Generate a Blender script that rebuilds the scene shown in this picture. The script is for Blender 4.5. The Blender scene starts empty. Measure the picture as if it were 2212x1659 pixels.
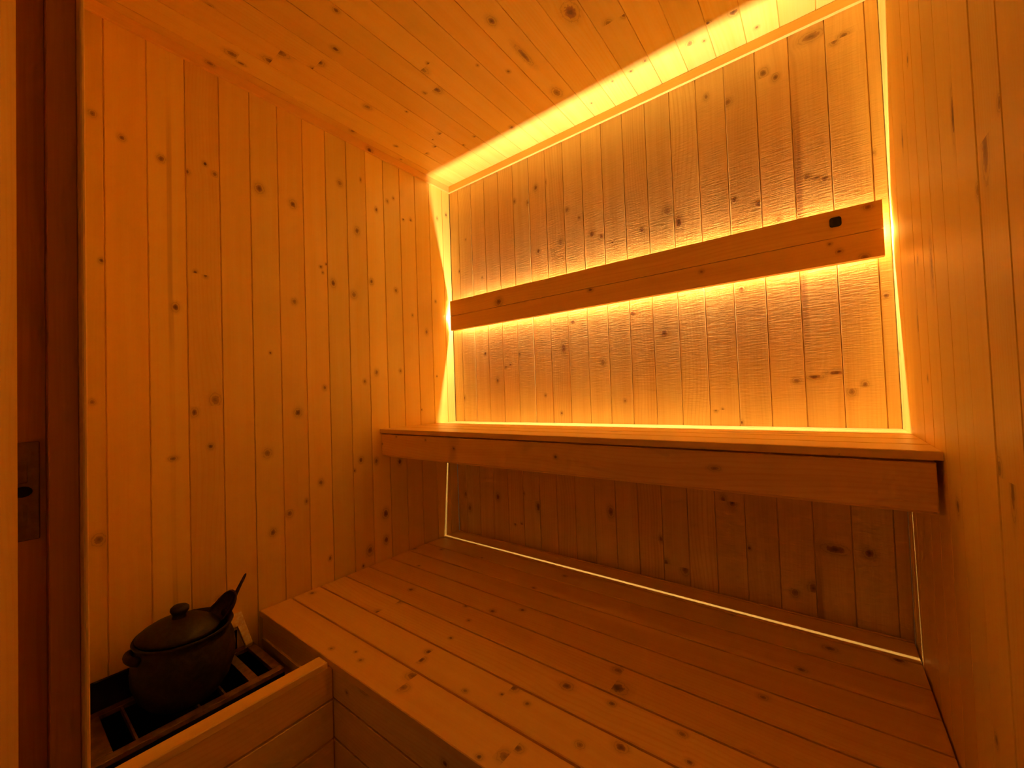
import bpy, bmesh, math, random
from mathutils import Vector, Matrix

# ---------------------------------------------------------------- camera, world, exposure
S, ZB = 0.52, 0.46            # metres per layout unit, height of the lower bench top above the floor
def P(x, y, z): return Vector((x*S, y*S, z*S + ZB))
scene = bpy.context.scene
cam_data = bpy.data.cameras.new('camera')
cam_data.sensor_fit = 'HORIZONTAL'; cam_data.sensor_width = 36.0
cam_data.lens = 878.42*36.0/2212.0
cam_data.clip_start = 0.01
camera = bpy.data.objects.new('camera', cam_data)
scene.collection.objects.link(camera)
R3 = Matrix(((0.7945505055325603, 0.043227835354214185, 0.6056573688221268),
             (0.6061949814194383, 0.000838331311598911, -0.7953156239522137),
             (-0.03488751438322461, 0.99906488850885, -0.02553840028191571)))
camera.matrix_world = Matrix.Translation(P(2.71347, -2.68733, 1.22982)) @ R3.to_4x4()
scene.camera = camera

world = bpy.data.worlds.new('world'); scene.world = world
world.use_nodes = True
world.node_tree.nodes['Background'].inputs[0].default_value = (1.0, 0.45, 0.14, 1)
world.node_tree.nodes['Background'].inputs[1].default_value = 0.06

scene.view_settings.view_transform = 'Standard'
scene.view_settings.look = 'None'
scene.view_settings.gamma = 1.0
scene.view_settings.use_curve_mapping = False
scene.view_settings.exposure = 0.0
scene.cycles.max_bounces = 10
scene.cycles.diffuse_bounces = 10
scene.cycles.glossy_bounces = 3
scene.cycles.use_adaptive_sampling = True
scene.cycles.adaptive_threshold = 0.05
scene.cycles.sample_clamp_indirect = 12.0
scene.cycles.use_denoising = True
scene.cycles.caustics_reflective = False
scene.cycles.caustics_refractive = False
STRIP_COLOR, STRIP_POWER = (1.0, 0.675, 0.40), 810.0      # the LED strip behind the backrest, the room's only lamp

# ---------------------------------------------------------------- layout numbers (layout units)
W, ZC, ZT, ZF = 3.0128, 3.1923, 3.134, -0.885
BW = 0.1583                       # board width
YE = -2.47                        # inner face of the front wall
random.seed(7)

# knots seen on each surface: (across, along, radius in mm, stretch along the grain)
KNOTS = {
    'left': [(-2.365,1.263,4,1.2),(-2.356,2.641,5,1.2),(-2.348,0.619,8,1.2),(-2.33,1.938,4,1.2),(-2.103,2.534,6,1.2),(-2.071,0.956,7,0.6),(-2.052,1.756,6,1.4),(-1.997,0.145,5,1.2),(-1.996,2.512,5,1.2),(-1.977,1.192,6,1.4),(-1.963,1.962,4,1.2),(-1.917,1.952,4,1.2),(-1.911,2.59,4,1.2),(-1.905,0.999,5,1.2),(-1.88,1.258,9,1.4),(-1.878,0.145,6,1.2),(-1.865,2.551,5,1.2),(-1.634,2.557,9,1.2),(-1.616,0.922,8,1.2),(-1.593,0.435,7,1.2),(-1.588,1.54,3,1.2),(-1.493,0.525,7,1.2),(-1.437,1.885,6,1.2),(-1.433,2.529,8,1.2),(-1.429,1.16,8,1.2),(-1.387,0.578,4,1.5),(-1.287,0.682,6,1.3),(-1.254,2.156,4,1.2),(-1.247,1.319,5,1.2),(-1.241,2.118,3,1.2),(-1.234,0.158,5,1.2),(-1.215,2.183,3,1.2),(-1.167,2.059,7,1.5),(-1.098,2.803,7,1.2),(-1.039,0.718,4,1.2),(-1.008,2.004,8,1.2),(-0.987,0.018,4,1.2),(-0.985,0.788,7,1.2),(-0.97,2.492,7,1.5),(-0.938,1.365,5,1.2),(-0.929,0.112,9,1.4),(-0.929,2.896,3,2),(-0.858,2.133,6,1.4),(-0.856,0.76,6,1.4),(-0.834,1.434,6,1.4),(-0.798,2.711,5,1.5),(-0.788,0.146,8,1.4),(-0.786,0.347,10,1.3),(-0.694,2.817,5,1.2),(-0.642,0.724,7,1.4),(-0.634,2.863,4,1.2),(-0.633,2.106,6,1.2),(-0.631,2.105,6,1.2),(-0.611,1.452,5,1.2),(-0.54,2.719,4,1.2),(-0.472,1.924,4,1.2),(-0.464,2.733,5,1.5),(-0.403,1.126,3,1.2),(-0.323,1.798,6,1.5),(-0.22,1.414,3,1.2),(-0.209,2.084,4,1.2),(-0.161,2.851,4,1.6)],
    'back': [(0.094,0.339,7,1.5),(0.102,2.379,4,1.5),(0.111,1.212,7,1.2),(0.14,0.22,8,1.5),(0.195,2.651,3,1.2),(0.377,2.264,4,1.2),(0.384,1.596,6,1.2),(0.474,0.361,8,1.5),(0.515,1.352,6,1.6),(0.609,1.462,5,1.2),(0.65,0.159,4,1.2),(0.658,1.477,5,1.2),(0.717,0.17,4,1.2),(0.749,0.422,4,1.2),(0.757,1.559,4,1.5),(0.758,2.823,5,1.5),(0.887,0.332,8,1.8),(0.895,2.771,6,1.2),(0.971,2.866,7,1.3),(0.974,2.355,6,1.2),(0.993,1.214,4,1.2),(1.062,2.877,4,2),(1.132,1.074,4,1.2),(1.17,1.564,8,2),(1.178,2.374,8,1.2),(1.244,2.603,6,1.2),(1.257,1.755,8,0.7),(1.342,2.514,4,1.2),(1.439,2.365,8,1.4),(1.485,1.436,7,1.4),(1.498,0.383,9,1.6),(1.512,2.331,7,1.2),(1.591,2.266,3,1.2),(1.636,1.159,4,1.2),(1.715,1.751,8,0.8),(1.8,2.297,6,1.3),(1.838,0.258,5,1.5),(1.865,0.112,7,1.2),(1.918,1.59,9,1.2),(1.969,2.375,10,1.2),(1.981,0.095,9,1.5),(2.037,2.284,9,2),(2.2,1.093,4,1.2),(2.216,0.561,6,1.5),(2.228,2.999,5,1.5),(2.237,1.096,3,1.2),(2.264,0.545,8,1.2),(2.333,1.021,4,1.2),(2.341,0.299,4,1.2),(2.343,2.912,8,1),(2.351,2.323,6,1.2),(2.366,1.793,6,1.2),(2.471,2.263,8,1.2),(2.525,2.993,8,1.2),(2.548,0.101,7,1.2),(2.562,2.142,5,1.2),(2.581,2.94,6,1.2),(2.605,1.25,7,0.8),(2.63,0.145,8,1.5),(2.685,1.268,12,0.55),(2.697,2.335,7,1.2),(2.732,0.37,20,0.45),(2.736,2.317,9,0.8),(2.746,3.077,18,0.5),(2.772,2.304,7,1.2),(2.773,1.281,13,0.5),(2.832,1.185,6,1.4),(2.84,2.998,6,1.2),(2.865,0.378,8,1.2),(2.878,3.005,8,0.8),(2.885,1.219,5,1.2),(2.963,2.363,4,1.2),(2.981,1.648,5,1.2)],
    'ceil': [(0.044,-0.581,3,1.2),(0.072,-1.03,7,1.2),(0.13,-1.768,4,2),(0.156,-0.715,5,1.2),(0.16,-0.712,4,1.2),(0.164,-1.824,8,1.5),(0.265,-0.504,6,1.2),(0.273,-1.666,8,1.8),(0.369,-1.102,8,1.2),(0.38,-1.663,11,1.6),(0.385,-0.511,6,1.2),(0.398,-1.997,5,1.2),(0.404,-1.488,6,1.2),(0.436,-0.59,3,1.2),(0.479,-1.488,8,1.2),(0.528,-0.594,6,1.5),(0.531,-0.907,3,1.2),(0.566,-0.387,4,1.2),(0.635,-1.476,6,1.4),(0.702,-0.407,4,1.2),(0.758,-0.94,4,1.5),(0.839,-0.908,9,1.3),(0.851,-1.595,5,1.2),(0.895,-1.074,8,1.6),(0.953,-1.081,4,1.2),(0.983,-0.308,6,1.2),(1.168,-0.887,3,1.2),(1.281,-0.734,4,1.2),(1.417,-1.053,7,1.5),(1.418,-0.392,10,1.6),(1.422,-0.766,6,5),(1.548,-0.155,3,1.2),(1.74,-0.246,3,1.2),(1.764,-0.833,14,1.5),(1.862,-0.25,4,1.2),(1.89,-0.646,7,1.2),(1.956,-0.271,4,1.2),(1.957,-0.272,4,1.2),(1.973,-0.641,6,1.2),(2.198,-0.227,7,1.2),(2.267,-0.194,4,1.2),(2.307,-0.301,6,1.2),(2.429,-0.288,9,1.2),(2.514,-0.101,4,1.2)],
    'right': [(-1.476,1.768,5,1.2),(-1.408,0.993,5,4),(-1.378,1.719,8,3),(-1.336,1.031,7,1.2),(-1.319,1.655,5,1.2),(-1.195,0.352,5,1.2),(-1.156,1.912,6,4),(-0.955,0.858,7,1.2),(-0.809,1.606,7,4),(-0.64,1.236,4,1.2),(-0.629,2.401,5,1.5),(-0.59,1.672,5,1.5),(-0.526,1.442,6,3),(-0.434,2.194,5,3)],
    'seat': [(-1.655,1.731,4,1.2),(-1.626,0.72,4,1.2),(-1.603,1.801,8,1.2),(-1.594,0.924,4,1.2),(-1.593,1.242,8,1.2),(-1.571,0.847,3,1.2),(-1.551,1.819,6,1.2),(-1.524,1.216,9,1.2),(-1.457,1.474,4,1.2),(-1.428,1.165,8,0.8),(-1.417,1.988,5,1.2),(-1.388,0.055,6,1.2),(-1.385,1.613,3,1.2),(-1.368,1.146,6,1.2),(-1.367,1.728,4,1.2),(-1.344,2.109,7,1.2),(-1.328,1.632,7,1.2),(-1.288,0.618,8,1.2),(-1.27,2.314,4,1.2),(-1.228,1.154,4,1.2),(-1.193,1.808,8,1.2),(-1.177,2.002,5,1.2),(-1.169,2.265,5,1.2),(-1.143,0.619,8,1.2),(-1.126,2.465,5,1.2),(-1.084,1.986,12,1.2),(-1.058,1.118,4,1.2),(-1.005,0.559,6,1.2),(-0.981,1.947,7,1.2),(-0.959,0.999,4,1.2),(-0.913,1.165,6,1.2),(-0.809,1.301,5,1.2),(-0.809,2.475,5,1.2),(-0.733,0.31,4,1.2),(-0.556,1.207,5,1.2),(-0.537,2.589,6,1.2),(-0.532,0.009,7,1.2),(-0.426,0.216,5,1.2),(-0.372,0.606,3,1.2),(-0.302,1.286,5,1.2),(-0.293,2.69,8,1.2),(-0.23,2.929,8,1.2),(-0.222,2.275,4,1.2),(-0.007,2.06,4,1.2)],
    'fascia': [(0.885,0.013,3,1.2),(0.886,1.56,4,1.2),(0.889,2.338,4,2),(0.89,0.788,4,1.2),(0.935,0.513,3,1.2),(0.946,0.189,3,1.2)],
    'rest': [(1.837,2.905,6,1.2),(1.887,2.811,4,1.2),(1.92,2.172,4,1.2),(1.933,2.775,3,1.2),(1.945,1.448,5,1.5),(1.998,0.618,12,1),(2.075,2.927,5,1.2)],
    'lowfascia': [(-0.114,0.916,4,1.2),(-0.101,1.566,5,1.2),(-0.04,1.05,8,1.6)],
    'trim': [(3.122,-2.064,3,2),(3.172,-0.859,8,1.2),(3.197,-1.886,4,2)],
    'upper': [(-0.503,1.775,6,4),(-0.358,2.357,9,4),(-0.358,2.589,8,4),(-0.357,1.528,8,5)],
    'none': [],
}

# ---------------------------------------------------------------- materials
def rgba(c): return (c[0], c[1], c[2], 1.0)

class NT:
    def __init__(s, tree): s.t = tree
    def n(s, kind, **kw):
        nd = s.t.nodes.new(kind)
        for k, v in kw.items(): setattr(nd, k, v)
        return nd
    def link(s, a, b): s.t.links.new(a, b)
    def m(s, op, a, b=None, c=None, clamp=False):
        nd = s.n('ShaderNodeMath', operation=op); nd.use_clamp = clamp
        for i, v in enumerate((a, b, c)):
            if v is None: continue
            if isinstance(v, (int, float)): nd.inputs[i].default_value = v
            else: s.link(v, nd.inputs[i])
        return nd.outputs[0]
    def ramp(s, v, a, b, ta=0.0, tb=1.0):
        nd = s.n('ShaderNodeMapRange', interpolation_type='SMOOTHSTEP')
        s.link(v, nd.inputs[0])
        for i, x in zip((1, 2, 3, 4), (a, b, ta, tb)): nd.inputs[i].default_value = x
        return nd.outputs[0]
    def mix(s, f, a, b, mode='MIX'):
        nd = s.n('ShaderNodeMix', data_type='RGBA', blend_type=mode)
        for sock, v in ((nd.inputs[0], f), (nd.inputs[6], a), (nd.inputs[7], b)):
            if isinstance(v, (int, float)): sock.default_value = v
            elif isinstance(v, tuple): sock.default_value = rgba(v)
            else: s.link(v, sock)
        return nd.outputs[2]
    def vec(s, x, y, z):
        nd = s.n('ShaderNodeCombineXYZ')
        for i, v in enumerate((x, y, z)):
            if isinstance(v, (int, float)): nd.inputs[i].default_value = v
            else: s.link(v, nd.inputs[i])
        return nd.outputs[0]
    def noise(s, v, scale=1.0, detail=2.0, rough=0.5):
        nd = s.n('ShaderNodeTexNoise'); s.link(v, nd.inputs['Vector'])
        nd.inputs['Scale'].default_value = scale; nd.inputs['Detail'].default_value = detail
        nd.inputs['Roughness'].default_value = rough
        return nd.outputs[0]

def wood(name, light, dark, rough=0.5, relief=0.35, ripple=0.3, tone=0.16, spec=0.35):
    mat = bpy.data.materials.new(name); mat.use_nodes = True
    t = NT(mat.node_tree); bsdf = mat.node_tree.nodes['Principled BSDF']
    sep = t.n('ShaderNodeSeparateXYZ'); uv = t.n('ShaderNodeUVMap', uv_map='UVMap'); t.link(uv.outputs[0], sep.inputs[0])
    U, V = sep.outputs[0], sep.outputs[1]
    seed = t.n('ShaderNodeAttribute', attribute_name='seed').outputs['Fac']
    kn = t.n('ShaderNodeAttribute', attribute_name='knot').outputs['Vector']
    ks = t.n('ShaderNodeSeparateXYZ'); t.link(kn, ks.inputs[0])
    asp = t.n('ShaderNodeAttribute', attribute_name='kasp').outputs['Fac']
    st = t.n('ShaderNodeAttribute', attribute_name='streak').outputs['Vector']
    ss = t.n('ShaderNodeSeparateXYZ'); t.link(st, ss.inputs[0])
    s17 = t.m('MULTIPLY', seed, 17.0)
    du = t.m('DIVIDE', t.m('SUBTRACT', U, ks.outputs[0]), ks.outputs[2])
    dv = t.m('DIVIDE', t.m('SUBTRACT', V, ks.outputs[1]), t.m('MULTIPLY', ks.outputs[2], asp))
    d2 = t.m('ADD', t.m('MULTIPLY', du, du), t.m('MULTIPLY', dv, dv))
    d = t.m('SQRT', d2)
    # grain lines flow round the knot
    push = t.m('DIVIDE', t.m('MULTIPLY', t.m('MULTIPLY', du, ks.outputs[2]), 1.1), t.m('ADD', t.m('MULTIPLY', d2, 0.45), 1.0))
    wav = t.m('MULTIPLY', t.m('SUBTRACT', t.noise(t.vec(t.m('MULTIPLY', U, 6.0), t.m('MULTIPLY', V, 2.2), s17), 1.0, 2.0), 0.5), 0.020)
    U2 = t.m('ADD', t.m('SUBTRACT', U, push), wav)
    fine = t.noise(t.vec(t.m('MULTIPLY', U2, 260.0), t.m('MULTIPLY', V, 3.2), s17), 1.0, 3.0, 0.6)
    broad = t.noise(t.vec(t.m('MULTIPLY', U2, 34.0), t.m('MULTIPLY', V, 1.1), t.m('ADD', s17, 5.0)), 1.0, 2.0)
    rings = t.m('SINE', t.m('MULTIPLY', t.m('ADD', U2, t.m('MULTIPLY', t.noise(t.vec(t.m('MULTIPLY', U, 4.0), t.m('MULTIPLY', V, 1.3), t.m('ADD', s17, 9.0)), 1.0, 1.0), 0.12)), 620.0))
    ringy = t.ramp(t.m('FRACT', t.m('MULTIPLY', seed, 5.13)), 0.45, 0.8, 0.0, 1.0)
    f = t.m('ADD', t.m('MULTIPLY', t.ramp(fine, 0.38, 0.72), 0.30), t.m('MULTIPLY', t.ramp(broad, 0.30, 0.74), 0.45))
    f = t.m('ADD', f, t.m('MULTIPLY', t.m('MULTIPLY', t.ramp(rings, 0.0, 1.0), ringy), 0.38), clamp=True)
    col = t.mix(f, light, dark)
    tn = t.m('ADD', 1.0 - tone*0.5, t.m('MULTIPLY', t.m('FRACT', t.m('MULTIPLY', seed, 3.77)), tone))
    warm = t.m('FRACT', t.m('MULTIPLY', seed, 8.31))
    col = t.mix(1.0, col, t.vec(tn, t.m('MULTIPLY', tn, t.m('SUBTRACT', 1.03, t.m('MULTIPLY', warm, 0.10))), t.m('MULTIPLY', tn, t.m('SUBTRACT', 1.05, t.m('MULTIPLY', warm, 0.2)))), 'MULTIPLY')
    # soft brown clouds in the wood
    cl = t.ramp(t.noise(t.vec(t.m('MULTIPLY', U, 14.0), t.m('MULTIPLY', V, 5.0), t.m('ADD', s17, 3.0)), 1.0, 2.0), 0.58, 0.84, 0.0, 0.22)
    col = t.mix(cl, col, tuple(c*0.72 for c in dark)); cl3 = t.m('MULTIPLY', cl, 3.0)
    # pith streak
    sn = t.m('ABSOLUTE', t.m('SUBTRACT', t.m('ADD', U, t.m('MULTIPLY', wav, 0.35)), ss.outputs[0]))
    sf = t.m('MULTIPLY', t.ramp(t.m('DIVIDE', sn, ss.outputs[1]), 1.3, 0.5), ss.outputs[2])
    sf = t.m('MULTIPLY', sf, t.ramp(fine, 0.25, 0.7, 0.6, 1.0))
    sf = t.m('MULTIPLY', sf, t.ramp(t.m('SINE', t.m('MULTIPLY', V, 5.0)), -0.4, 0.5, 0.2, 1.0))
    col = t.mix(sf, col, (0.30, 0.125, 0.045))
    # knots: halo, rings, dark heart
    wob = t.m('MULTIPLY', t.m('SUBTRACT', t.noise(t.vec(t.m('MULTIPLY', U, 160.0), t.m('MULTIPLY', V, 130.0), s17), 1.0, 2.0), 0.5), 0.9)
    dk = t.m('ADD', d, wob)
    col = t.mix(t.ramp(dk, 3.2, 1.0, 0.0, 0.42), col, tuple(c*0.62 for c in dark))
    ring = t.m('MULTIPLY', t.ramp(t.m('SINE', t.m('MULTIPLY', dk, 9.0)), 0.2, 1.0), t.ramp(dk, 2.2, 1.1, 0.0, 0.35))
    col = t.mix(ring, col, (0.22, 0.085, 0.03))
    kh = t.m('FRACT', t.m('MULTIPLY', t.m('ADD', ks.outputs[0], ks.outputs[1]), 97.3))
    core = t.m('MULTIPLY', t.ramp(dk, 1.15, 0.62, 0.0, 1.0), t.m('ADD', 0.45, t.m('MULTIPLY', kh, 0.45)))
    col = t.mix(core, col, t.mix(t.ramp(dk, 0.2, 0.8), (0.09, 0.035, 0.016), (0.30, 0.125, 0.045)))
    t.link(col, bsdf.inputs['Base Color'])
    r = t.m('ADD', rough - 0.06, t.m('MULTIPLY', fine, 0.14)); t.link(r, bsdf.inputs['Roughness'])
    bsdf.inputs['Specular IOR Level'].default_value = spec
    if ripple > 1.0:
        rip = t.noise(t.vec(t.m('MULTIPLY', U, 26.0), t.m('MULTIPLY', V, 210.0), s17), 1.0, 2.0, 0.6)
        h = t.m('ADD', t.m('MULTIPLY', t.noise(t.vec(t.m('MULTIPLY', U, 260.0), t.m('MULTIPLY', V, 6.0), s17), 1.0, 1.0), relief), t.m('MULTIPLY', t.m('MULTIPLY', rip, t.m('ADD', 0.35, cl3)), ripple))
        h = t.m('ADD', h, t.m('MULTIPLY', t.ramp(d, 1.5, 0.8), 0.9))
        bp = t.n('ShaderNodeBump'); bp.inputs['Strength'].default_value = 1.0; bp.inputs['Distance'].default_value = 0.00035
        t.link(h, bp.inputs['Height']); t.link(bp.outputs[0], bsdf.inputs['Normal'])
    return mat

def plain(name, col, rough=0.5, metal=0.0, mottle=0.0, scale=60.0, col2=None, bump=0.0, spec=0.5):
    mat = bpy.data.materials.new(name); mat.use_nodes = True
    t = NT(mat.node_tree); bsdf = mat.node_tree.nodes['Principled BSDF']
    bsdf.inputs['Roughness'].default_value = rough; bsdf.inputs['Metallic'].default_value = metal
    bsdf.inputs['Specular IOR Level'].default_value = spec
    tc = t.n('ShaderNodeTexCoord').outputs['Object']
    nz = t.noise(tc, scale, 4.0, 0.6)
    c2 = col2 or tuple(c*(1-mottle) for c in col)
    t.link(t.mix(t.ramp(nz, 0.35, 0.65), col, c2), bsdf.inputs['Base Color'])
    if bump:
        bp = t.n('ShaderNodeBump'); bp.inputs['Distance'].default_value = bump
        t.link(nz, bp.inputs['Height']); t.link(bp.outputs[0], bsdf.inputs['Normal'])
    return mat

PINE_L, PINE_D = (0.95, 0.78, 0.25), (0.91, 0.685, 0.155)
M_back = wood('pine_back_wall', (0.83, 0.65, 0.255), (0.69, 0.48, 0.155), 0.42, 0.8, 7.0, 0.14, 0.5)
M_wall = wood('pine_wall', PINE_L, PINE_D, 0.42, 0.35, 0.35, 0.16, 0.6)
M_ceil = wood('pine_ceiling', PINE_L, PINE_D, 0.45, 0.35, 0.3, 0.14, 0.5)
M_bench = wood('pine_bench', (0.94, 0.72, 0.23), (0.86, 0.57, 0.13), 0.34, 0.4, 0.2, 0.10, 0.75)
M_rest = wood('pine_backrest', (0.84, 0.60, 0.22), (0.72, 0.45, 0.14), 0.5, 0.4, 0.2, 0.08, 0.3)
M_trim = wood('pine_trim', (0.93, 0.72, 0.27), (0.88, 0.61, 0.18), 0.5, 0.3, 0.2, 0.06, 0.3)
M_jamb = wood('dark_brown_jamb', (0.62, 0.34, 0.13), (0.50, 0.25, 0.10), 0.5, 0.3, 0.2, 0.06, 0.3)  # darker brown than the trim around it
M_floor = wood('floor_boards', (0.50, 0.27, 0.12), (0.36, 0.18, 0.07), 0.55, 0.4, 0.2, 0.1, 0.3)
M_clay = plain('dark_clay', (0.036, 0.027, 0.020), 0.45, 0.0, 0.4, 90.0, bump=0.0006, spec=0.35)
M_ladle = plain('dark_ladle_wood', (0.05, 0.022, 0.014), 0.5, 0.0, 0.5, 120.0)
M_rim = plain('stove_rim_metal', (0.34, 0.22, 0.13), 0.45, 0.35, 0.4, 45.0, bump=0.0003)
M_black = plain('black_iron', (0.012, 0.009, 0.008), 0.7, 0.2, 0.3, 60.0)
M_stone = plain('pale_stone', (0.96, 0.92, 0.76), 0.6, 0.0, 0.3, 130.0, col2=(0.84, 0.68, 0.44), bump=0.0005)
M_plate = plain('brass_strike', (0.30, 0.17, 0.11), 0.4, 0.6, 0.2, 80.0)
M_cap = plain('black_plastic', (0.03, 0.026, 0.024), 0.5, 0.0, 0.2, 90.0)
M_screw = plain('steel_screw', (0.75, 0.7, 0.62), 0.25, 1.0, 0.1, 90.0)
M_led = bpy.data.materials.new('led_strip_glow'); M_led.use_nodes = True
_nt = M_led.node_tree; _nt.nodes.clear()
_e = _nt.nodes.new('ShaderNodeEmission'); _o = _nt.nodes.new('ShaderNodeOutputMaterial')
_e.inputs[0].default_value = rgba(STRIP_COLOR); _e.inputs[1].default_value = STRIP_POWER
_nt.links.new(_e.outputs[0], _o.inputs[0])

# ---------------------------------------------------------------- mesh helpers
AX = {'x': Vector((1, 0, 0)), 'y': Vector((0, 1, 0)), 'z': Vector((0, 0, 1))}

class Wood:
    """Collects timber pieces in one mesh; every face carries grain coordinates, a board seed and its nearest knot."""
    def __init__(s):
        s.bm = bmesh.new(); s.uv = s.bm.loops.layers.uv.new('UVMap')
        s.seed = s.bm.faces.layers.float.new('seed'); s.knot = s.bm.faces.layers.float_vector.new('knot')
        s.kasp = s.bm.faces.layers.float.new('kasp'); s.streak = s.bm.faces.layers.float_vector.new('streak')
    def quad(s, pts, uvs, seed, knot=None, streak=None):
        vs = [s.bm.verts.new(p) for p in pts]
        f = s.bm.faces.new(vs)
        for l, c in zip(f.loops, uvs): l[s.uv].uv = c
        f[s.seed] = seed
        f[s.knot] = Vector((knot[0], knot[1], knot[2])) if knot else Vector((-90.0, -90.0, 0.004))
        f[s.kasp] = knot[3] if knot else 1.0
        f[s.streak] = Vector(streak) if streak else Vector((-90.0, 0.01, 0.0))
    def board(s, org, ea, el, en, a0, a1, l0, l1, th, ch=0.0012, knots=(), seed=None, streak=None, lift=0.0):
        """One board. a across, l along, en = outward normal of its show face, which lies at org; metres."""
        if seed is None: seed = random.random()
        rx, ry = random.random()*3, random.random()*9        # grain offset of this board
        kn = sorted([(k[1], k[0], k[2], k[3]) for k in knots])   # by position along
        cuts = [l0] + [(kn[i][0]+kn[i+1][0])/2 for i in range(len(kn)-1)] + [l1]
        def pt(a, l, n): return org + ea*a + el*l + en*(n + lift)
        def uv(a, l): return (a + rx, l + ry)
        str_ = None
        if streak: str_ = (streak[0] + rx, streak[1], streak[2])
        segs = [(cuts[i], cuts[i+1], (kn[i][1]+rx, kn[i][0]+ry, kn[i][2], kn[i][3])) for i in range(len(kn))] if kn else [(l0, l1, None)]
        flip = ea.cross(el).dot(en) < 0
        def q(p, u, *r):
            if flip: p = p[::-1]; u = u[::-1]
            s.quad(p, u, seed, *r)
        for b0, b1, k in segs:
            c0 = b0 + (ch if b0 == l0 else 0); c1 = b1 - (ch if b1 == l1 else 0)
            q([pt(a0+ch, c0, 0), pt(a1-ch, c0, 0), pt(a1-ch, c1, 0), pt(a0+ch, c1, 0)], [uv(a0+ch, c0), uv(a1-ch, c0), uv(a1-ch, c1), uv(a0+ch, c1)], k, str_)
        # chamfers, sides, ends and back
        q([pt(a0, l0, -ch), pt(a0+ch, l0+ch, 0), pt(a0+ch, l1-ch, 0), pt(a0, l1, -ch)], [uv(a0-ch, l0), uv(a0, l0), uv(a0, l1), uv(a0-ch, l1)])
        q([pt(a1-ch, l0+ch, 0), pt(a1, l0, -ch), pt(a1, l1, -ch), pt(a1-ch, l1-ch, 0)], [uv(a1, l0), uv(a1+ch, l0), uv(a1+ch, l1), uv(a1, l1)])
        q([pt(a0, l0, -ch), pt(a1, l0, -ch), pt(a1-ch, l0+ch, 0), pt(a0+ch, l0+ch, 0)], [uv(a0, l0-ch), uv(a1, l0-ch), uv(a1, l0), uv(a0, l0)])
        q([pt(a0+ch, l1-ch, 0), pt(a1-ch, l1-ch, 0), pt(a1, l1, -ch), pt(a0, l1, -ch)], [uv(a0, l1), uv(a1, l1), uv(a1, l1+ch), uv(a0, l1+ch)])
        q([pt(a0, l0, -th), pt(a0, l0, -ch), pt(a0, l1, -ch), pt(a0, l1, -th)], [uv(a0-th, l0), uv(a0, l0), uv(a0, l1), uv(a0-th, l1)])
        q([pt(a1, l0, -ch), pt(a1, l0, -th), pt(a1, l1, -th), pt(a1, l1, -ch)], [uv(a1, l0), uv(a1+th, l0), uv(a1+th, l1), uv(a1, l1)])
        q([pt(a0, l0, -th), pt(a1, l0, -th), pt(a1, l0, -ch), pt(a0, l0, -ch)], [uv(a0, l0-th), uv(a1, l0-th), uv(a1, l0), uv(a0, l0)])
        q([pt(a0, l1, -ch), pt(a1, l1, -ch), pt(a1, l1, -th), pt(a0, l1, -th)], [uv(a0, l1), uv(a1, l1), uv(a1, l1+th), uv(a0, l1+th)])
        q([pt(a0, l1, -th), pt(a1, l1, -th), pt(a1, l0, -th), pt(a0, l0, -th)], [uv(a0, l1), uv(a1, l1), uv(a1, l0), uv(a0, l0)])
    def box(s, x0, x1, y0, y1, z0, z1, grain='x', ch=0.0012, seed=None, face='z', knots=()):
        """A squared timber in layout units, grain along the named axis, show face on +face or -face."""
        sign = -1 if face[0] == '-' else 1; fa = face[-1]
        en = AX[fa]*sign; el = AX[grain]; ac = [k for k in 'xyz' if k not in (fa, grain)][0]; ea = AX[ac]
        lo = dict(zip('xyz', P(min(x0, x1), min(y0, y1), min(z0, z1)))); hi = dict(zip('xyz', P(max(x0, x1), max(y0, y1), max(z0, z1))))
        org = AX[fa]*(hi[fa] if sign > 0 else lo[fa])
        s.board(org, ea, el, en, lo[ac], hi[ac], lo[grain], hi[grain], hi[fa]-lo[fa], ch, knots, seed)
    def done(s, name, mat, parent=None):
        s.bm.normal_update()
        me = bpy.data.meshes.new(name); s.bm.to_mesh(me); s.bm.free(); me.materials.append(mat)
        o = bpy.data.objects.new(name, me); scene.collection.objects.link(o)
        if parent: o.parent = parent; o.matrix_parent_inverse = parent.matrix_world.inverted()
        return o

def obj(name, bm, mat, parent=None, smooth=False):
    bmesh.ops.recalc_face_normals(bm, faces=bm.faces[:])
    me = bpy.data.meshes.new(name); bm.to_mesh(me); bm.free(); me.materials.append(mat)
    if smooth:
        for p in me.polygons: p.use_smooth = True
    o = bpy.data.objects.new(name, me); scene.collection.objects.link(o)
    if parent: o.parent = parent; o.matrix_parent_inverse = parent.matrix_world.inverted()
    return o
def empty(name, loc, label, cat):
    o = bpy.data.objects.new(name, None); scene.collection.objects.link(o); o.location = loc
    o.matrix_world = Matrix.Translation(loc)
    o['label'] = label; o['category'] = cat
    return o
def add_box(bm, x0, x1, y0, y1, z0, z1, bevel=0.0):
    a, b = P(x0, y0, z0), P(x1, y1, z1)
    n0 = len(bm.verts)
    r = bmesh.ops.create_cube(bm, size=1.0)
    bmesh.ops.scale(bm, vec=(abs(b.x-a.x), abs(b.y-a.y), abs(b.z-a.z)), verts=r['verts'])
    bmesh.ops.translate(bm, vec=(a+b)/2, verts=r['verts'])
    if bevel:
        es = list({e for v in r['verts'] for e in v.link_edges})
        bmesh.ops.bevel(bm, geom=es, offset=bevel, segments=2, affect='EDGES', profile=0.5)
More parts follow.
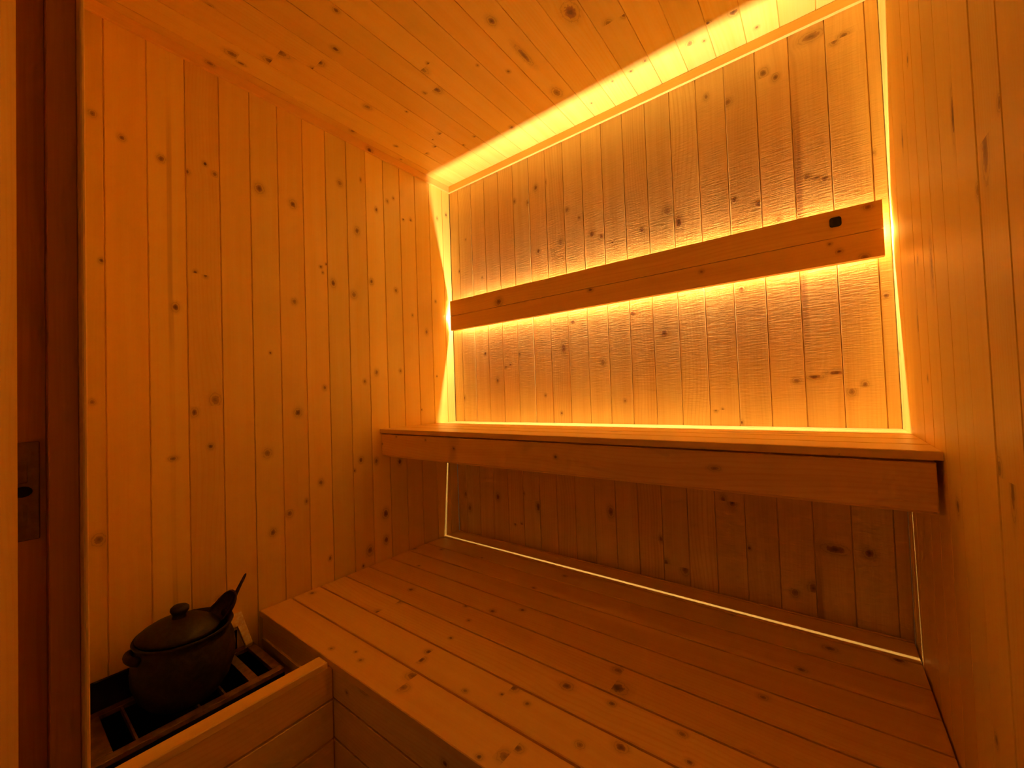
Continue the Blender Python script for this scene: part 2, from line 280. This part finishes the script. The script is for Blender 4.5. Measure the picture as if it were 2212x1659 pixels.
def add_prism(bm, pts, z0, z1):
    """Polygon in x,y (layout units) raised from z0 to z1."""
    lo = [bm.verts.new(P(x, y, z0)) for x, y in pts]; hi = [bm.verts.new(P(x, y, z1)) for x, y in pts]
    bm.faces.new(lo[::-1]); bm.faces.new(hi)
    for i in range(len(pts)):
        j = (i+1) % len(pts); bm.faces.new([lo[i], lo[j], hi[j], hi[i]])
def add_lathe(bm, prof, cx, cy, n=64, fn=None):
    """prof: (radius, z) in layout units."""
    rings = []
    for r, z in prof:
        if r < 1e-5: rings.append([bm.verts.new(P(cx, cy, z) if not fn else fn(P(cx, cy, z), 0.0, r))])
        else:
            row = []
            for i in range(n):
                a = 2*math.pi*i/n; p = P(cx + r*math.cos(a), cy + r*math.sin(a), z)
                row.append(bm.verts.new(fn(p, a, r) if fn else p))
            rings.append(row)
    for A, B in zip(rings, rings[1:]):
        for i in range(n):
            j = (i+1) % n
            if len(A) == 1 and len(B) == 1: break
            if len(A) == 1: bm.faces.new([A[0], B[i], B[j]])
            elif len(B) == 1: bm.faces.new([A[i], A[j], B[0]])
            else: bm.faces.new([A[i], A[j], B[j], B[i]])
def add_tube(bm, pts, rads, n=20, flat=1.0):
    """Tube through points (metres), radii in metres, closed round ends."""
    rows = []
    for i, p in enumerate(pts):
        d = (pts[min(i+1, len(pts)-1)] - pts[max(i-1, 0)]).normalized()
        u = d.cross(Vector((0, 0, 1)));  u = u.normalized() if u.length > 1e-3 else Vector((1, 0, 0)); v = d.cross(u)
        rows.append([bm.verts.new(p + u*math.cos(2*math.pi*k/n)*rads[i] + v*math.sin(2*math.pi*k/n)*rads[i]*flat) for k in range(n)])
    for A, B in zip(rows, rows[1:]):
        for i in range(n): bm.faces.new([A[i], A[(i+1) % n], B[(i+1) % n], B[i]])
    bm.faces.new(rows[0][::-1]); bm.faces.new(rows[-1])

def knots_for(key, a0, a1, sc_a=S, off_a=0.0, off_l=0.0):
    """Knots of one board, from its surface's list, in metres: (across, along, radius, aspect)."""
    return [(a*S + off_a, l*S + off_l, r*0.001, asp) for a, l, r, asp in KNOTS[key] if a0 <= a < a1]
def extra(n, a0, a1, l0, l1, big=5.0):
    return [(random.uniform(a0, a1), random.uniform(l0, l1), random.uniform(2.5, big)*0.001, random.uniform(1.0, 1.8)) for _ in range(n)]

def panelling(name, mat, key, org, ea, el, en, seams, l0, l1, gap=0.0016, ch=0.0009, along_off=0.0, across_off=0.0, streaks=None, jitter=0.0003, plinth=None, rnd=0.5, seeds=None):
    """A tongue-and-groove boarded surface: boards between the seams on a backing slab. seams / l in layout units."""
    w = Wood(); streaks = streaks or {}; seeds = seeds or {}
    th = 0.014
    for i, (a0, a1) in enumerate(zip(seams, seams[1:])):
        kn = knots_for(key, a0, a1, off_a=across_off, off_l=along_off)
        A0, A1 = a0*S + across_off + gap/2, a1*S + across_off - gap/2
        L0, L1 = l0*S + along_off, l1*S + along_off
        if not kn and random.random() < rnd: kn = extra(1, A0+0.012, A1-0.012, L0+0.1, L1-0.1)
        w.board(org, ea, el, en, A0, A1, L0, L1, th, ch, kn, seed=seeds.get(i), streak=None if i not in streaks else (streaks[i][0]*S+across_off, streaks[i][1], streaks[i][2]), lift=random.uniform(-jitter, jitter))
    a0, a1 = seams[0]*S + across_off, seams[-1]*S + across_off
    w.board(org - en*0.0045, ea, el, en, a0, a1, l0*S+along_off, l1*S+along_off, 0.05, 0.0, (), seed=0.31)
    o = w.done(name, mat); o['kind'] = 'structure'
    return o

# ---------------------------------------------------------------- the room
X, Y, Z = AX['x'], AX['y'], AX['z']
bs = [0.0] + [0.1107 + BW*i for i in range(19)]; bs = [s for s in bs if s < W-0.02] + [W+0.0]
streaks_back = {17: (2.655, 0.011, 0.62), 8: (1.335, 0.004, 0.0)}
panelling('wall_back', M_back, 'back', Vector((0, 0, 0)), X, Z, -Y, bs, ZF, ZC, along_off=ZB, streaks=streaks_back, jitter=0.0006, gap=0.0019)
ls = [-(0.0961 + 0.15875*k) for k in range(17)][::-1] + [0.0]
panelling('wall_left', M_wall, 'left', Vector((0, 0, 0)), Y, Z, X, ls, ZF, ZC, along_off=ZB, jitter=0.0002, gap=0.0024, ch=0.0012,
          streaks={3: (-2.07, 0.006, 0.35), 9: (-1.02, 0.007, 0.30)})
rs = [-(0.059 + 0.1583*k) for k in range(18)][::-1] + [0.0]
panelling('wall_right', M_wall, 'right', Vector((W*S, 0, 0)), Y, Z, -X, rs, ZF, ZC, along_off=ZB, jitter=0.0005, gap=0.0016)
cs = sorted([W - 0.2404 - BW*i for i in range(18)] + [W - 0.2404 + BW, 0.0, W]); cs = [c for c in cs if -0.001 <= c <= W+0.001]
panelling('ceiling', M_ceil, 'ceil', Vector((0, 0, ZC*S+ZB)), X, Y, -Z, cs, -2.75, 0.0, jitter=0.0004, gap=0.0014)
fl = [0.19*i for i in range(16)] + [W]
panelling('floor', M_floor, 'none', Vector((0, 0, 0)), X, Y, Z, fl, -3.2, 0.0, jitter=0.0002)

def trim(name, key, boxargs, **kw):
    w = Wood(); w.box(*boxargs, **kw); o = w.done(name, M_trim); o['kind'] = 'structure'; return o
trim('trim_1', None, (0.0, W, -0.020, -0.0005, ZT, ZC-0.001), grain='x', face='-y', ch=0.0006)
trim('trim_2', 'trim', (0.0005, 0.020, YE, -0.0205, ZT, ZC-0.001), grain='y', face='x', ch=0.0006,
     knots=[(z*S+ZB-0.012, y*S, r*0.001, asp) for z, y, r, asp in KNOTS['trim']])
trim('trim_3', None, (W-0.020, W-0.0005, YE, -0.0205, ZT, ZC-0.001), grain='y', face='-x', ch=0.0006)

# front wall beside the doorway, with the stepped door frame
w = Wood()
w.box(0.0, 0.64, YE, -2.62, ZF, ZC-0.001, grain='z', face='y')
w.box(0.64, W, YE, -2.62, 3.06, ZC-0.001, grain='x', face='y')
wf = w.done('wall_front', M_wall); wf['kind'] = 'structure'
w = Wood()
w.box(0.62, 0.80, -2.470, -2.4815, ZF, 3.06, grain='z', face='x', ch=0.0018)
door = w.done('door_1', M_trim); door['kind'] = 'structure'
w = Wood(); w.box(0.64, 0.72, -2.482, -2.551, ZF, 3.06, grain='z', face='x', ch=0.0015)
w.box(0.60, 0.66, -2.551, -2.66, ZF, 3.06, grain='z', face='x', ch=0.0010)
w.done('jamb', M_jamb, door)
w = Wood(); w.box(0.66, 0.799, -2.617, -2.78, ZF, 3.06, grain='z', face='x', ch=0.0015, seed=0.52)
d1 = Vector((0.060, -0.048, 0)); e1 = d1.normalized(); n1 = Vector((-e1.y, e1.x, 0))    # outer casing edge, splay added so it catches more light from the room
w.board(P(0.799, -2.6175, 0) - Vector((0, 0, ZB)), e1, Z, n1, 0.0, d1.length*S, ZF*S+ZB, 3.06*S+ZB, 0.012, 0.0008, (), seed=0.52)
w.box(0.80, 0.859, -2.668, -2.78, ZF, 3.06, grain='z', face='x', ch=0.0008, seed=0.52)
w.done('casing', M_trim, door)
bm = bmesh.new()
yz = [(-2.566, 0.815), (-2.566, 1.13), (-2.625, 1.13), (-2.625, 0.815)]
add_box(bm, 0.66, 0.667, -2.625, -2.566, 0.815, 1.13, 0.0012)
sp = obj('strike_plate', bm, M_plate, door)
bm = bmesh.new()
def oval(cy, cz, ry, rz, x0, x1, n=28):
    a = [bm.verts.new(P(x0, cy + ry*math.cos(2*math.pi*k/n), cz + rz*math.sin(2*math.pi*k/n))) for k in range(n)]
    b = [bm.verts.new(P(x1, cy + ry*math.cos(2*math.pi*k/n), cz + rz*math.sin(2*math.pi*k/n))) for k in range(n)]
    bm.faces.new(a); bm.faces.new(b)
    for k in range(n): bm.faces.new([a[k], a[(k+1) % n], b[(k+1) % n], b[k]])
oval(-2.603, 0.972, 0.022, 0.017, 0.664, 0.6685)
obj('latch_hole', bm, M_black, sp)
bm = bmesh.new()
for z0, z1 in ((1.00, 1.07), (0.865, 0.93)):
    add_box(bm, 0.664, 0.669, -2.625, -2.592, z0, z1, 0.0008)
obj('latch_guide', bm, M_plate, sp)

# ---------------------------------------------------------------- lower bench
lb = empty('lower_bench', P(1.5, -0.84, ZF), 'wide slatted pine bench low across the room, beside the stove, with boarded front', 'bench')
w = Wood(); P0 = 0.183; g = 0.0105
edges = [-1.676 + P0*i for i in range(10)]
for i, y0 in enumerate(edges):
    y1 = min(y0 + P0, -0.004)
    if y1 - y0 < 0.02: continue
    kn = [(y*S, x*S, r*0.001, asp) for y, x, r, asp in KNOTS['seat'] if y0 <= y < y1]
    a0, a1 = y0 + (g/2 if i else 0), y1 - g/2
    w.board(Vector((0, 0, ZB)), Y, X, Z, a0*S, a1*S, 0.004*S, (W-0.006)*S, 0.018, 0.0016, kn, streak=None)
w.done('seat', M_bench, lb)
w = Wood()
for z0, z1 in ((-0.184, -0.0375), (-0.369, -0.194), (-0.555, -0.380), (-0.741, -0.565), (ZF+0.005, -0.750)):
    kn = [(z*S+ZB, x*S, r*0.001, asp) for z, x, r, asp in KNOTS['lowfascia'] if z0 <= z < z1]
    w.box(0.004, W-0.006, -1.662, -1.635, z0, z1, grain='x', face='-y', knots=kn, ch=0.0015)
w.done('front_panel', M_bench, lb)
w = Wood()
w.box(0.004, W-0.006, -1.634, -1.59, -0.12, -0.0365, grain='x', face='-y')
w.box(0.004, W-0.006, -1.634, -1.59, ZF+0.005, -0.80, grain='x', face='-y')
for x0 in (0.6, 1.5, 2.4): w.box(x0, x0+0.06, -1.589, -0.01, -0.12, -0.0365, grain='y', face='z')
for x0 in (0.01, 0.6, 1.5, 2.4, 2.93): w.box(x0, x0+0.06, -1.634, -1.56, -0.80, -0.12, grain='z', face='-y')
w.done('frame', M_bench, lb)
w = Wood(); w.box(0.02, 0.725, -1.674, -1.663, -0.20, -0.155, grain='x', face='-y'); w.done('batten', M_bench, lb)

# ---------------------------------------------------------------- upper bench
ub = empty('upper_bench', P(1.5, -0.41, 0.80), 'narrow upper pine bench along the back wall, hung above the wide lower one', 'bench')
w = Wood(); PU = 0.18175; edges = [-0.820 + PU*i for i in range(5)]; gu = 0.0135
for i, y0 in enumerate(edges):
    y1 = y0 + PU if i < 4 else -0.0022
    kn = [(y*S, x*S, r*0.001, asp) for y, x, r, asp in KNOTS['upper'] if y0 <= y < y1]
    a0, a1 = y0 + (gu/2 if i else 0), (y1 - gu/2 if i < 4 else -0.0022)
    w.board(Vector((0, 0, ZB+S)), Y, X, Z, a0*S, a1*S, 0.001*S, (W-0.0008)*S, 0.030*S, 0.0014, kn)
w.done('seat', M_bench, ub)
w = Wood()
kn = [(z*S+ZB, x*S, r*0.001, asp) for z, x, r, asp in KNOTS['fascia']]
w.box(0.004, W-0.016, -0.810, -0.775, 0.800, 0.960, grain='x', face='-y', knots=kn, ch=0.0015)
w.done('fascia', M_bench, ub)
w = Wood()
w.box(0.004, W-0.016, -0.774, -0.70, 0.785, 0.969, grain='x', face='-y')
w.box(0.004, 0.05, -0.699, -0.62, 0.86, 0.969, grain='y', face='z')
w.box(W-0.05, W-0.004, -0.699, -0.62, 0.86, 0.969, grain='y', face='z')
w.done('frame', M_bench, ub)
bm = bmesh.new()
bmesh.ops.create_uvsphere(bm, u_segments=12, v_segments=6, radius=0.0016)
bmesh.ops.translate(bm, vec=P(2.752, -0.8215, 0.975), verts=bm.verts[:])
obj('screw', bm, M_screw, ub, True)

# ---------------------------------------------------------------- backrest and the strip lamp behind it
br = empty('backrest', P(1.5, -0.06, 1.83), 'long two-board pine backrest in front of the glowing strip on the back wall', 'backrest')
for z0, z1 in ((1.829, 1.9575), (1.9605, 2.098)):
    w = Wood(); kn = [(z*S+ZB, x*S, r*0.001, asp) for z, x, r, asp in KNOTS['rest'] if z0 <= z < z1]
    w.box(0.046, 2.979, -0.078, -0.040, z0, z1, grain='x', face='-y', knots=kn, ch=0.0008)
    w.done('board', M_rest, br)
for x in (0.55, 1.5, 2.45):
    bm = bmesh.new(); c = P(x, 0, 1.978)
    add_tube(bm, [Vector((c.x, -0.040*S, c.z)), Vector((c.x, 0.0, c.z))], [0.0022, 0.0022], 12)
    obj('standoff', bm, M_screw, br)
w = Wood(); w.box(0.062, 2.962, -0.0395, -0.0355, 1.944, 1.974, grain='x', face='y'); w.done('tongue', M_rest, br)  # unseen strip added behind the seam to stop light leaking through
bm = bmesh.new(); add_box(bm, 2.778, 2.826, -0.084, -0.0775, 2.013, 2.061, 0.0)
es = [e for e in bm.edges if abs(e.verts[0].co.y - e.verts[1].co.y) > 1e-4]
bmesh.ops.bevel(bm, geom=es, offset=0.0065, segments=5, affect='EDGES', profile=0.5)
capo = obj('cap', bm, M_cap, br); capo['label'] = 'small black rounded cap on the upper board'

led = empty('light_strip', P(1.5, -0.02, 1.962), 'thin warm glowing light strip hidden behind the backrest on the back wall', 'light')
bm = bmesh.new(); add_box(bm, 0.07, 2.955, -0.0145, -0.009, 1.952, 1.972)
obj('diffuser', bm, M_led, led)
bm = bmesh.new(); add_box(bm, 0.07, 2.955, -0.0089, -0.001, 1.958, 1.966)
obj('channel', bm, M_screw, led)

# ---------------------------------------------------------------- stove corner
pa = empty('stove_surround', P(0.765, -2.1, ZF), 'boarded pine guard with a flat cap rail between the stove and the bench front', 'partition')
w = Wood(); w.box(0.728, 0.803, -2.468, -1.690, -0.030, 0.0, grain='y', face='z', ch=0.0022); w.done('cap_rail', M_bench, pa)
w = Wood()
for z0, z1 in ((-0.184, -0.0305), (-0.369, -0.194), (-0.555, -0.380), (-0.741, -0.565), (ZF+0.005, -0.750)):
    w.box(0.776, 0.800, -2.468, -1.666, z0, z1, grain='y', face='x', ch=0.0015)
w.done('side_panel', M_bench, pa)
w = Wood(); w.box(0.733, 0.7755, -2.468, -1.695, ZF+0.005, -0.031, grain='z', face='-x'); w.done('inner_panel', M_bench, pa)

sv = empty('stove', P(0.22, -2.08, ZF), 'black stove with a brown metal rim and crossbars in the corner by the left wall', 'stove')
bm = bmesh.new()
X0, X1, Y0, Y1, ZS = 0.022, 0.425, -2.445, -1.722, -0.150
# open-topped iron box
for a in ((X0, X1, Y0, Y1, ZF+0.005, -0.50), (X0, X0+0.02, Y0, Y1, -0.50, ZS-0.022), (X1-0.02, X1, Y0, Y1, -0.50, ZS-0.022),
          (X0+0.02, X1-0.02, Y0, Y0+0.02, -0.50, ZS-0.022), (X0+0.02, X1-0.02, Y1-0.02, Y1, -0.50, ZS-0.022)):
    add_box(bm, *a)
obj('body', bm, M_black, sv)
bm = bmesh.new(); rw = 0.042
add_box(bm, X1-rw, X1, Y0, Y1, ZS-0.022, ZS, 0.0012)
add_box(bm, X0, X0+rw, Y0, Y1-rw-0.001, ZS-0.022, ZS, 0.0012)
add_box(bm, X0, X1-rw-0.001, Y1-rw, Y1, ZS-0.022, ZS, 0.0012)
add_box(bm, X0+rw+0.001, X1-rw-0.001, Y0, Y0+0.085, ZS-0.022, ZS, 0.0012)
obj('rim', bm, M_rim, sv)
for y0, y1, m in ((-1.868, -1.828, M_rim), (-1.975, -1.966, M_rim), (-2.075, -2.066, M_rim), (-2.29, -2.281, M_rim)):
    bm = bmesh.new(); add_box(bm, X0+rw, X1-rw, y0, y1, ZS-0.03, ZS-0.006, 0.0006); obj('crossbar', bm, m, sv)
bm = bmesh.new(); add_box(bm, 0.004, 0.020, Y0, -1.80, -0.30, -0.020, 0.001); obj('back_plate', bm, M_black, sv)
bm = bmesh.new()
CX_, CY_, CZ_ = 2.71347, -2.68733, 1.22982
def slide(x, y, z):                      # the point at the given x beside the wall that was measured at x = 0.03
    t_ = (x - CX_)/(0.03 - CX_); return (x, CY_ + t_*(y - CY_), CZ_ + t_*(z - CZ_))
yz = [(0.010, -1.7815, 0.054), (0.092, -1.725, -0.149), (0.092, -1.762, -0.149), (0.040, -1.798, -0.0225), (0.040, -1.99, -0.0225), (0.010, -1.99, 0.054)]  # backward lean added so the face catches more light from the ceiling
yz = [slide(*q) for q in yz]
a = [bm.verts.new(P(x+0.002, y, z)) for x, y, z in yz]; b = [bm.verts.new(P(x-0.008, y, z-0.022)) for x, y, z in yz]
bm.faces.new(a); bm.faces.new(b)
for i in range(6): bm.faces.new([a[i], a[(i+1) % 6], b[(i+1) % 6], b[i]])
bmesh.ops.bevel(bm, geom=bm.edges[:], offset=0.0012, segments=2, affect='EDGES')
u = obj('upstand', bm, M_stone, sv); u['label'] = 'pale mottled L-shaped upstand at the back corner'

PX, PY = 0.225, -2.085
pot = empty('clay_pot', P(PX, PY, ZS), 'dark lidded clay pot with ear handles standing on the stove', 'pot')
bm = bmesh.new()
prof = [(0.0, ZS-0.005), (0.125, ZS-0.005), (0.140, -0.14), (0.175, -0.09), (0.197, -0.02), (0.200, 0.03), (0.194, 0.08), (0.183, 0.115), (0.181, 0.130),
        (0.188, 0.148), (0.1935, 0.158), (0.190, 0.164), (0.178, 0.158), (0.168, 0.140), (0.165, 0.110), (0.18, 0.05), (0.182, 0.0), (0.16, -0.08), (0.12, -0.12), (0.0, -0.125)]
add_lathe(bm, prof, PX, PY, 72); obj('body', bm, M_clay, pot, True)
LX, LY = PX-0.004, PY-0.022
bm = bmesh.new()
tilt = Matrix.Rotation(math.radians(-4), 4, 'X'); base = P(LX, LY, 0.15)
def tl(p, a, r): return tilt @ (p - base) + base
add_lathe(bm, [(0.0, 0.150), (0.155, 0.150), (0.160, 0.157), (0.157, 0.166), (0.140, 0.182), (0.105, 0.203), (0.06, 0.216), (0.030, 0.221), (0.0, 0.222)], LX, LY, 72, tl)
lid = obj('lid', bm, M_clay, pot, True)
bm = bmesh.new()
add_lathe(bm, [(0.0, 0.205), (0.034, 0.212), (0.027, 0.224), (0.025, 0.234), (0.031, 0.243), (0.037, 0.254), (0.036, 0.266), (0.026, 0.276), (0.012, 0.280), (0.0, 0.281)], LX, LY-0.004, 40, tl)
obj('knob', bm, M_clay, lid, True)
for sgn in (-1,):
    bm = bmesh.new(); pts = []
    for k in range(13):
        t_ = math.pi*k/12
        ang = math.radians(-90 if sgn < 0 else 90) + math.radians(17)*math.cos(t_)
        rr = 0.184 + 0.022*math.sin(t_)
        pts.append(P(PX + rr*math.cos(ang), PY + rr*math.sin(ang), 0.112 + 0.010*math.sin(t_)))
    add_tube(bm, pts, [0.0078]*13, 14, 1.3); obj('handle', bm, M_clay, pot, True)

ld = empty('ladle', P(0.20, -1.95, 0.13), 'dark ladle leaning on the rim of the clay pot, handle pointing up to the right', 'ladle')
bm = bmesh.new()
cen = P(0.205, -1.945, 0.172)
nrm = Vector((0.30, -0.62, 0.72)).normalized(); q_ = nrm.to_track_quat('Z', 'Y').to_matrix()
rr = 0.062*S; rows = []
hd = (P(0.2, -1.892, 0.172) - cen); hd = (hd - nrm*hd.dot(nrm)).normalized(); sd = nrm.cross(hd)
for sc in (1.0, 0.92):
    for k in range(9):
        rows.append((sc*math.cos(math.pi/2*k/8), sc*math.sin(math.pi/2*k/8)))
def scoop(c_, s_, a):
    pull = 1.0 + 0.75*max(0.0, math.cos(a))**3          # drawn out to a beak where the handle joins
    u_ = rr*c_*pull
    return cen + hd*(u_*math.cos(a)) + sd*(u_*math.sin(a)) - nrm*(rr*0.8*s_) + nrm*(rr*0.35*c_*max(0.0, math.cos(a))**2)
ringv = [[bm.verts.new(scoop(c_, s_, 2*math.pi*i/36)) for i in range(36)] for c_, s_ in rows[:9][::-1] + rows[9:]]
for A, B in zip(ringv, ringv[1:]):
    for i in range(36): bm.faces.new([A[i], A[(i+1) % 36], B[(i+1) % 36], B[i]])
bmesh.ops.remove_doubles(bm, verts=bm.verts[:], dist=0.00005)
obj('bowl', bm, M_ladle, ld, True)
bm = bmesh.new()
p0, p1 = P(0.2, -1.892, 0.172), P(0.2, -1.814, 0.315)
add_tube(bm, [P(0.2, -1.90, 0.10), P(0.2, -1.898, 0.14), p0, p0.lerp(p1, .5), p0.lerp(p1, .95), p1], [0.0040, 0.0050, 0.0062, 0.0048, 0.0032, 0.0018], 14)
obj('handle', bm, M_ladle, ld, True)
